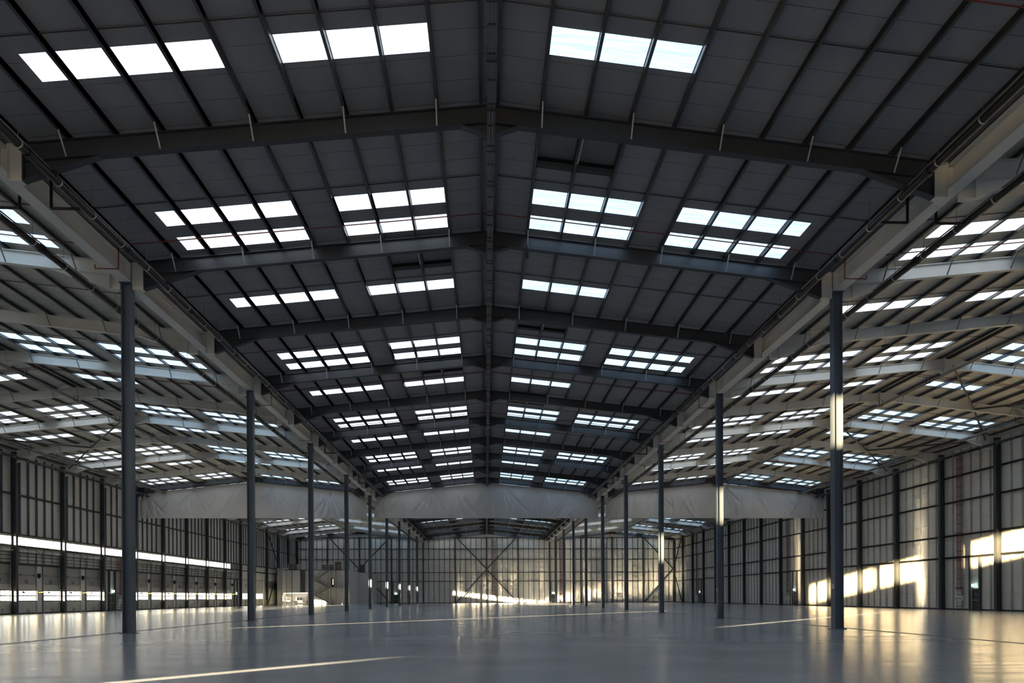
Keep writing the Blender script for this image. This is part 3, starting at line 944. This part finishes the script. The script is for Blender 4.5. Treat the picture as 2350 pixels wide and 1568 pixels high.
for yc, hw, num in doors:
    d = thing('dock_door', f'white sectional dock door with glazed band, painted number {NUMW[num]}', 'door', (XL, yc, 0), 'numbered dock doors')
    inst('door_section', m_sec, d, (0, 0, 0.02))
    inst('door_section', m_sec, d, (0, 0, 0.67))
    w = inst('window_frame', m_wf, d)
    for i in range(npn):
        for z in (1.375, 1.955):
            inst('pane', m_pane, w, (-0.005, -DW + 0.05 + (2 * DW - 0.1) * (i + 0.5) / npn, z))
    inst('door_section', m_top, d, (0, 0, 2.515))
    o = inst('over_panel', m_over, d, (0.0, 0, 3.13))
    inst('number', text_mesh(num, 0.62, M['print']), o, (0.008, -0.1, 0.10), ROT_L)
    inst('number', text_mesh(num, 0.62, M['print']), d, (0.034, 0.1, 0.12), ROT_L)
    for sgn in (-1, 1):
        inst('track', m_track, d, (0.03, sgn * (DW + 0.02), 0.05))
        inst('cable_drum', m_drum, d, (0.05, sgn * (DW + 0.1), 6.56))
    inst('spring_shaft', m_shaft, d, (0.05, 0, 6.56))
    inst('guide_bar', m_bar, d, (0.05, 0, 4.08))
    inst('motor', m_motor, d, (0.05, DW + 0.18, 4.1))
    inst('side_seal', m_seal, d)
    lm = thing('dock_light', f'small yellow swing-arm lamp beside dock door number {NUMW[num]}', 'lamp', (XL + 0.1, yc + DW + 0.12, 2.25), 'dock swing-arm lamps')
    inst('arm', m_arm, lm)
    inst('lamp_head', m_head, lm)
    inst('lens_glint', m_glint, lm)
for yc, hw, num in level:
    d = thing('level_access_door', f'tall white level-access door number {NUMW[num]} near the office', 'door', (XL, yc, 0), 'level access doors')
    for i, z in enumerate((0.02, 0.67)):
        part('door_section', MB().box(-0.02, 0.03, -hw + 0.02, hw - 0.02, z, z + 0.64), M['door'], d)
    for i in range(4):
        part('door_section', MB().box(-0.02, 0.03, -hw + 0.02, hw - 0.02, 2.52 + 0.66 * i, 3.17 + 0.66 * i), M['door'], d)
    w = MB()
    for z in (1.32, 1.90, 2.46):
        w.box(-0.03, 0.035, -hw + 0.02, hw - 0.02, z, z + 0.055)
    for i in range(7):
        yy = -hw + 0.05 + (2 * hw - 0.1) * i / 6
        w.box(-0.03, 0.035, yy - 0.028, yy + 0.028, 1.32, 2.5)
    w = part('window_frame', w, M['stud_dark'], d)
    for i in range(6):
        for z in (1.375, 1.955):
            inst('pane', m_pane, w, (-0.005, -hw + 0.05 + (2 * hw - 0.1) * (i + 0.5) / 6, z))
    inst('number', text_mesh(num, 0.8, M['print']), d, (0.034, 0, 3.7), ROT_L)
    for sgn in (-1, 1):
        inst('track', m_track, d, (0.03, sgn * (hw + 0.04), 0.05))
    for sgn in (-1, 1):
        bl = thing('bollard', f'yellow steel bollard on the {"nearer" if sgn < 0 else "far"} jamb of level door number {NUMW[num]}', 'bollard', (XL + 0.8, yc + sgn * (hw + 0.15), 0), 'yellow door bollards')
        part('bollard_post', MB().tube((0, 0, 0), (0, 0, 1.1), 0.09, 12), M['yellow'], bl)
        part('base_plate', MB().box(-0.16, 0.16, -0.16, 0.16, 0, 0.015), M['yellow'], bl)

# ------------------------------------------------------------------ exit doors, signs and sprinkler risers
def exit_set(label, loc, side, posts_to=5.4):
    """side 'l','r','b': which wall the door is set in. Local frame: u along wall, n out of the wall into the hall."""
    e = thing('exit_door', f'dark fire exit door {label}', 'door', loc, 'fire exit doors')
    if side == 'r':
        e.rotation_euler = ROTZ = (0, 0, -math.pi / 2)
    elif side == 'l':
        e.rotation_euler = (0, 0, math.pi / 2)
    # local: door in plane x (along wall), faces -y
    part('door_leaf', MB().box(-0.52, 0.52, -0.10, -0.04, 0.02, 2.15), M['dark_door'], e)
    part('push_bar', MB().box(-0.45, 0.45, -0.17, -0.12, 1.0, 1.06).box(-0.45, -0.4, -0.13, -0.09, 0.98, 1.08).box(0.4, 0.45, -0.13, -0.09, 0.98, 1.08), M['galv'], e)
    fr = MB().box(-0.60, -0.53, -0.12, 0, 0, 2.24).box(0.53, 0.60, -0.12, 0, 0, 2.24).box(-0.60, 0.60, -0.12, 0, 2.17, 2.24)
    part('door_frame', fr, M['stud'], e)
    part('jamb_post', MB().box(-0.78, -0.60, -0.28, -0.06, 0, posts_to), M['post'], e)
    part('jamb_post', MB().box(0.60, 0.78, -0.28, -0.06, 0, posts_to), M['post'], e)
    nt_ = MB().box(-0.16, -0.02, -0.104, -0.10, 1.55, 1.70).box(0.02, 0.16, -0.104, -0.10, 1.55, 1.70)
    part('notice', nt_, M['galv_dull'], e)
    sg = thing('exit_sign', f'lit green exit sign over the fire door {label}', 'exit sign', (loc[0], loc[1], 2.36), 'lit exit signs')
    sg.rotation_euler = e.rotation_euler
    part('sign_face', MB().box(-0.30, 0.30, -0.32, -0.28, 0.0, 0.30), M['sign'], sg)
    run = MB().box(-0.10, -0.02, -0.325, -0.321, 0.10, 0.20).box(-0.08, -0.02, -0.325, -0.321, 0.21, 0.26).box(-0.14, -0.06, -0.325, -0.321, 0.04, 0.10).box(0.08, 0.22, -0.325, -0.321, 0.05, 0.25)
    part('pictogram', run, M['sign_green'], sg)
    part('bracket', MB().box(-0.9, 0.7, -0.28, -0.22, 0.14, 0.18), M['galv_dull'], sg)
    return e
def riser_set(label, loc, side, ztop=16.2):
    t = thing('sprinkler_riser', f'red sprinkler riser pipes with white manifold {label}', 'sprinkler riser', loc, 'sprinkler risers')
    t.rotation_euler = {'r': (0, 0, -math.pi / 2), 'l': (0, 0, math.pi / 2), 'b': (0, 0, 0)}[side]
    for x in (-0.42, 0.42):
        part('upright', MB().box(x - 0.02, x + 0.02, -0.30, -0.26, 0, ztop), M['galv_dull'], t)
    for x in (-0.27, -0.09, 0.09, 0.27):
        part('pipe', MB().tube((x, -0.36, 1.45), (x, -0.36, ztop), 0.028, 8), M['red'], t)
        part('valve', MB().tube((x, -0.36, 1.45), (x, -0.36, 1.95), 0.07, 8).tube((x - 0.08, -0.44, 1.6), (x + 0.08, -0.44, 1.6), 0.03, 6), M['galv'], t)
    z = 0.35
    rm = MB().box(-0.44, 0.44, -0.33, -0.28, 0, 0.05).mesh('rung', M['rail'])
    while z < ztop:
        inst('rung', rm, t, (0, 0, z))
        z += 0.95
    part('manifold', MB().box(-0.55, 0.55, -0.46, -0.26, 0.95, 1.42).box(-0.58, 0.58, -0.48, -0.24, 1.42, 1.46), M['white'], t)
    gd = MB()
    for x in (-0.36, -0.12, 0.12, 0.36):
        gd.tube((x, -0.48, 1.2), (x, -0.455, 1.2), 0.08, 12)
    part('gauge', gd, M['galv_dull'], t)
    part('collar', MB().box(-0.47, 0.47, -0.42, -0.24, 2.2, 2.34), M['red'], t)
for n, (y, w_) in enumerate(((63.28, 'nearest to the camera on the sunlit wall'), (103.28, 'halfway along the sunlit wall'), (151.28, 'at the far end of the sunlit wall'))):
    exit_set(w_, (XR, y + 3.4, 0), 'r')
    riser_set(w_, (XR, y + 5.45, 0), 'r')
exit_set('between dock doors thirteen and twelve', (XL, 89.9, 0), 'l', 5.1)
riser_set('between dock doors thirteen and twelve', (XL, 91.5, 0), 'l', 7.0)
exit_set('beside dock door three', (XL, 133.4, 0), 'l', 5.1)
exit_set('on the back wall beside the dock-side columns', (-23.2, YB, 0), 'b', 5.5)
exit_set('on the back wall beside the sunlit-side columns', (17.2, YB, 0), 'b', 5.5)
riser_set('on the back wall beside the centre post', (1.95, YB, 0), 'b', 16.3)
riser_set('on the back wall beyond the sunlit-side columns', (19.2, YB, 0), 'b', 15.8)
riser_set('on the back wall near the sunlit corner', (30.0, YB, 0), 'b', 15.8)
for y, n in ((63.28, 'first'), (79.28, 'second'), (119.28, 'third')):
    cp = thing('call_point', f'small red fire call point on a sunlit-wall post, {n} from the camera', 'call point', (CXR - 0.26, y, 1.5), 'fire call points')
    part('housing', MB().box(-0.07, 0.0, -0.10, 0.10, 0.0, 0.2), M['red'], cp)
    part('button', MB().box(-0.08, -0.07, -0.04, 0.04, 0.06, 0.14), M['white'], cp)

# ------------------------------------------------------------------ office block
OY = 152.0
of = thing('office_block', 'white two-storey office block in the far dock-side corner', 'office', (-37.6, OY, 0))
def og(x):            # world x to local
    return x + 37.6
H = 7.6
part('wall', MB().box(og(-39.3), og(-30.4), 0, 12.0, 0, H), M['office'], of)
part('wall', MB().box(og(-44.9), og(-39.3), 0, 12.0, 2.65, H), M['office'], of)
part('wall', MB().box(og(-44.9), og(-39.3), 2.6, 12.0, 0, 2.65), M['office'], of)
part('wall', MB().box(og(-44.9), og(-44.75), 0, 2.6, 0, 2.65), M['office'], of)
part('wall', MB().box(og(-47.6), og(-44.9), 5.0, 12.0, 0, 8.3), M['office'], of)
part('wall', MB().box(og(-48.0), og(-27.9), 12.0, 23.0, 0, 7.45), M['office'], of)
part('parapet', MB().box(og(-44.95), og(-30.35), -0.06, 0.1, H, H + 0.12), M['rail'], of)
dr = part('landing_door', MB().box(og(-34.45), og(-33.65), -0.05, 0.0, 3.83, 5.85), M['dark_door'], of)
part('vision_panel', MB().box(og(-34.0), og(-33.8), -0.06, -0.05, 4.4, 5.7), M['vision'], dr)
part('added_glow_bar', MB().box(og(-44.6), og(-39.5), 0.15, 0.27, 2.55, 2.62), M['tube'], of)  # added glowing bar, no real lamp: the bright area is a sun patch
part('service_duct', MB().box(og(-41.0), og(-40.7), -0.3, 0.0, 2.8, H).box(og(-40.55), og(-40.3), -0.3, 0.0, 2.8, H).box(og(-40.15), og(-39.95), -0.3, 0, 2.8, H), M['post'], of)
cb = thing('control_cabinet', 'white control cabinet with two round gauges in the sunlit alcove', 'cabinet', (-41.0, OY + 1.1, 0))
part('body', MB().box(-1.2, 1.2, -0.4, 0.4, 0.9, 2.2), M['white'], cb)
for x in (-0.75, -0.1):
    part('gauge', MB().tube((x, -0.45, 1.35), (x, -0.4, 1.35), 0.17, 14), M['black'], cb)
part('plinth', MB().box(-1.2, -1.1, -0.3, 0.3, 0, 0.9).box(1.1, 1.2, -0.3, 0.3, 0, 0.9), M['galv_dull'], cb)
bar_ = thing('guard_rail', 'low galvanised guard rail in front of the sunlit alcove', 'guard rail', (-42.0, OY - 0.5, 0))
part('rail', MB().box(-2.5, 2.5, -0.05, 0.05, 0.62, 0.82), M['galv'], bar_)
for x in (-2.4, 0, 2.4):
    part('leg', MB().box(x - 0.06, x + 0.06, -0.05, 0.05, 0, 0.7), M['galv'], bar_)
# roof railing
rl = thing('roof_railing', 'galvanised railing along the roof edge of the office block', 'railing', (-37.6, OY + 0.3, H))
for k in range(15):
    part('post', MB().box(-7.1 + k * 1.0 - 0.03, -7.1 + k * 1.0 + 0.03, -0.03, 0.03, 0, 1.25), M['galv'], rl)
for z in (0.5, 0.85, 1.22):
    part('rail', MB().box(-7.2, 7.0, -0.025, 0.025, z, z + 0.06), M['galv'], rl)
# plant on the office roof
for x, w_, h_, d_, txt in ((-43.2, 1.9, 1.5, 2.5, 'grey ventilation unit on the dock-side end of the office roof'), (-35.9, 2.6, 1.4, 4, 'long grey air handling unit in the middle of the office roof'),
                           (-33.0, 1.3, 1.9, 1.2, 'tall mesh-sided cage at the head of the office stair'), (-30.0, 1.3, 2.0, 13.5, 'dark louvred cooling unit on the rear office roof')):
    u = thing('roof_plant', txt, 'plant unit', (x, OY + d_, H - (0.15 if d_ > 12 else 0)))
    part('casing', MB().box(-w_ / 2, w_ / 2, -0.5, 0.5, 0.1, h_), M['grey'], u)
    part('feet', MB().box(-w_ / 2, -w_ / 2 + 0.1, -0.5, 0.5, 0, 0.1).box(w_ / 2 - 0.1, w_ / 2, -0.5, 0.5, 0, 0.1), M['rail'], u)
    for q in range(4):
        part('louvre', MB().box(-w_ / 2 + 0.1, w_ / 2 - 0.1, -0.54, -0.5, 0.25 + q * (h_ - 0.4) / 4, 0.25 + (q + 0.55) * (h_ - 0.4) / 4), M['rail'], u)
# ladder
ld = thing('access_ladder', 'tall caged access ladder on the office front wall', 'ladder', (-43.35, OY - 0.45, 0))
for x in (-0.62, 0.62):
    part('stile', MB().box(x - 0.06, x + 0.06, -0.04, 0.04, 0, 8.6), M['galv_dull'] if x < 0 else M['post'], ld)
for k in range(14):
    part('rung', MB().box(-0.6, 0.6, -0.025, 0.025, 0.4 + k * 0.56, 0.46 + k * 0.56), M['galv_dull'], ld)
# stair
stt = thing('steel_staircase', 'galvanised zigzag staircase up the front of the office block', 'staircase', (-36.0, OY - 1.2, 0))
def flight(x0, z0, x1, z1, y):
    m_ = MB()
    for dy in (-0.45, 0.45):
        m_.bar((x0 + 36, y + dy, z0), (x1 + 36, y + dy, z1), 0.05, 0.26)
    part('stringer', m_, M['galv_dull'], stt)
    n = max(4, int(abs(z1 - z0) / 0.2))
    for i in range(n):
        t = (i + 0.5) / n
        x, z = x0 + (x1 - x0) * t + 36, z0 + (z1 - z0) * t
        part('tread', MB().box(x - 0.14, x + 0.14, y - 0.45, y + 0.45, z, z + 0.04), M['galv_dull'], stt)
    hr = MB()
    for dy in (-0.47, 0.47):
        for dz in (0.55, 1.0):
            hr.bar((x0 + 36, y + dy, z0 + dz), (x1 + 36, y + dy, z1 + dz), 0.045, 0.045)
        for t in (0.02, 0.35, 0.68, 0.98):
            x, z = x0 + (x1 - x0) * t + 36, z0 + (z1 - z0) * t
            hr.box(x - 0.025, x + 0.025, y + dy - 0.02, y + dy + 0.02, z, z + 1.0)
    part('handrail', hr, M['galv_dull'], stt)
flight(-33.6, 0.0, -37.5, 2.0, 0.55)
flight(-37.3, 2.05, -34.4, 3.80, -0.45)
flight(-34.8, 3.83, -37.6, 5.35, 0.55)
flight(-37.5, 5.40, -34.4, 7.50, -0.45)
for (x0, x1, z) in ((-38.4, -37.3, 2.0), (-34.6, -31.4, 3.78), (-38.4, -37.3, 5.33), (-34.4, -32.6, 7.48)):
    part('landing', MB().box(x0 + 36, x1 + 36, -0.95, 1.1, z, z + 0.08), M['galv_dull'], stt)
    lr = MB()
    for z_ in (0.5, 1.0):
        lr.box(x0 + 36, x1 + 36, -0.97, -0.93, z + z_, z + z_ + 0.045)
    k = x0
    while k <= x1 + 0.01:
        lr.box(k + 36 - 0.02, k + 36 + 0.02, -0.97, -0.93, z, z + 1.0)
        k += 0.8
    part('landing_rail', lr, M['galv_dull'], stt)
for x, zt in ((-38.2, 5.4), (-34.5, 7.5), (-33.9, 7.5), (-32.8, 7.5), (-31.5, 3.8)):
    part('support_post', MB().box(x + 36 - 0.06, x + 36 + 0.06, -0.9, -0.78, 0, zt), M['galv_dull'], stt)

# ------------------------------------------------------------------ front wall behind the camera: clerestory windows and slits
wf_ = empty('wall_front', (0, Y0, 0), 'structure')
F = MB()
CZ0, CZ1 = 12.75, 15.0
def fbox(x0, x1, z0, z1):
    F.box(x0, x1, -0.3, 0.0, z0, z1)
slit = (-24.85, -24.05)
fbox(XL - 0.3, slit[0], -0.3, CZ0)
fbox(slit[1], XR + 0.3, -0.3, CZ0)
fbox(slit[0], slit[1], 2.65, 4.6)
fbox(slit[0], slit[1], 8.0, CZ0)
fbox(XL - 0.3, XR + 0.3, CZ1, 18.8)
clear = [(-48.2, -40.8), (-40.2, -32.7), (-32.1, -24.6), (-17.9, -8.4), (-7.8, -0.3), (0.3, 7.8)]
px = XL - 0.3
for a, b_ in clear:
    fbox(px, a, CZ0, CZ1)
    px = b_
fbox(px, XR + 0.3, CZ0, CZ1)
part('panel', F, M['liner'], wf_)
for a, b_ in clear:
    part('pane', MB().box(a, b_, -0.2, -0.18, CZ0, CZ1), M['clerestory_pane'], wf_)
for z0, z1 in ((-0.2, 2.65), (4.6, 8.0)):
    part('pane', MB().box(slit[0], slit[1], -0.2, -0.18, z0, z1), M['strip_pane'], wf_)

# small devices hung under the roof
hc = thing('security_camera', 'small black camera hung below the second rafter of the middle aisle', 'camera', (1.75, 30.9, 17.1))
part('housing', MB().tube((0, 0, -0.12), (0, 0, 0.1), 0.075, 12).tube((0, 0, -0.16), (0, 0, -0.12), 0.05, 12), M['black'], hc)
part('stem', MB().tube((0, 0, 0.1), (0, 0, 0.42), 0.02, 8), M['black'], hc)
hl = thing('hanging_lamp', 'small dark oval lamp hung below a white rafter beside the sunlit wall', 'lamp', (22.6, 38.0, 15.75))
part('lamp_body', MB().bar((-0.18, 0, 0), (0.18, 0.1, 0.08), 0.2, 0.12), M['black'], hl)
part('wire', MB().tube((0, 0.05, 0.05), (0, 0.05, 1.6), 0.01, 6), M['galv_dull'], hl)
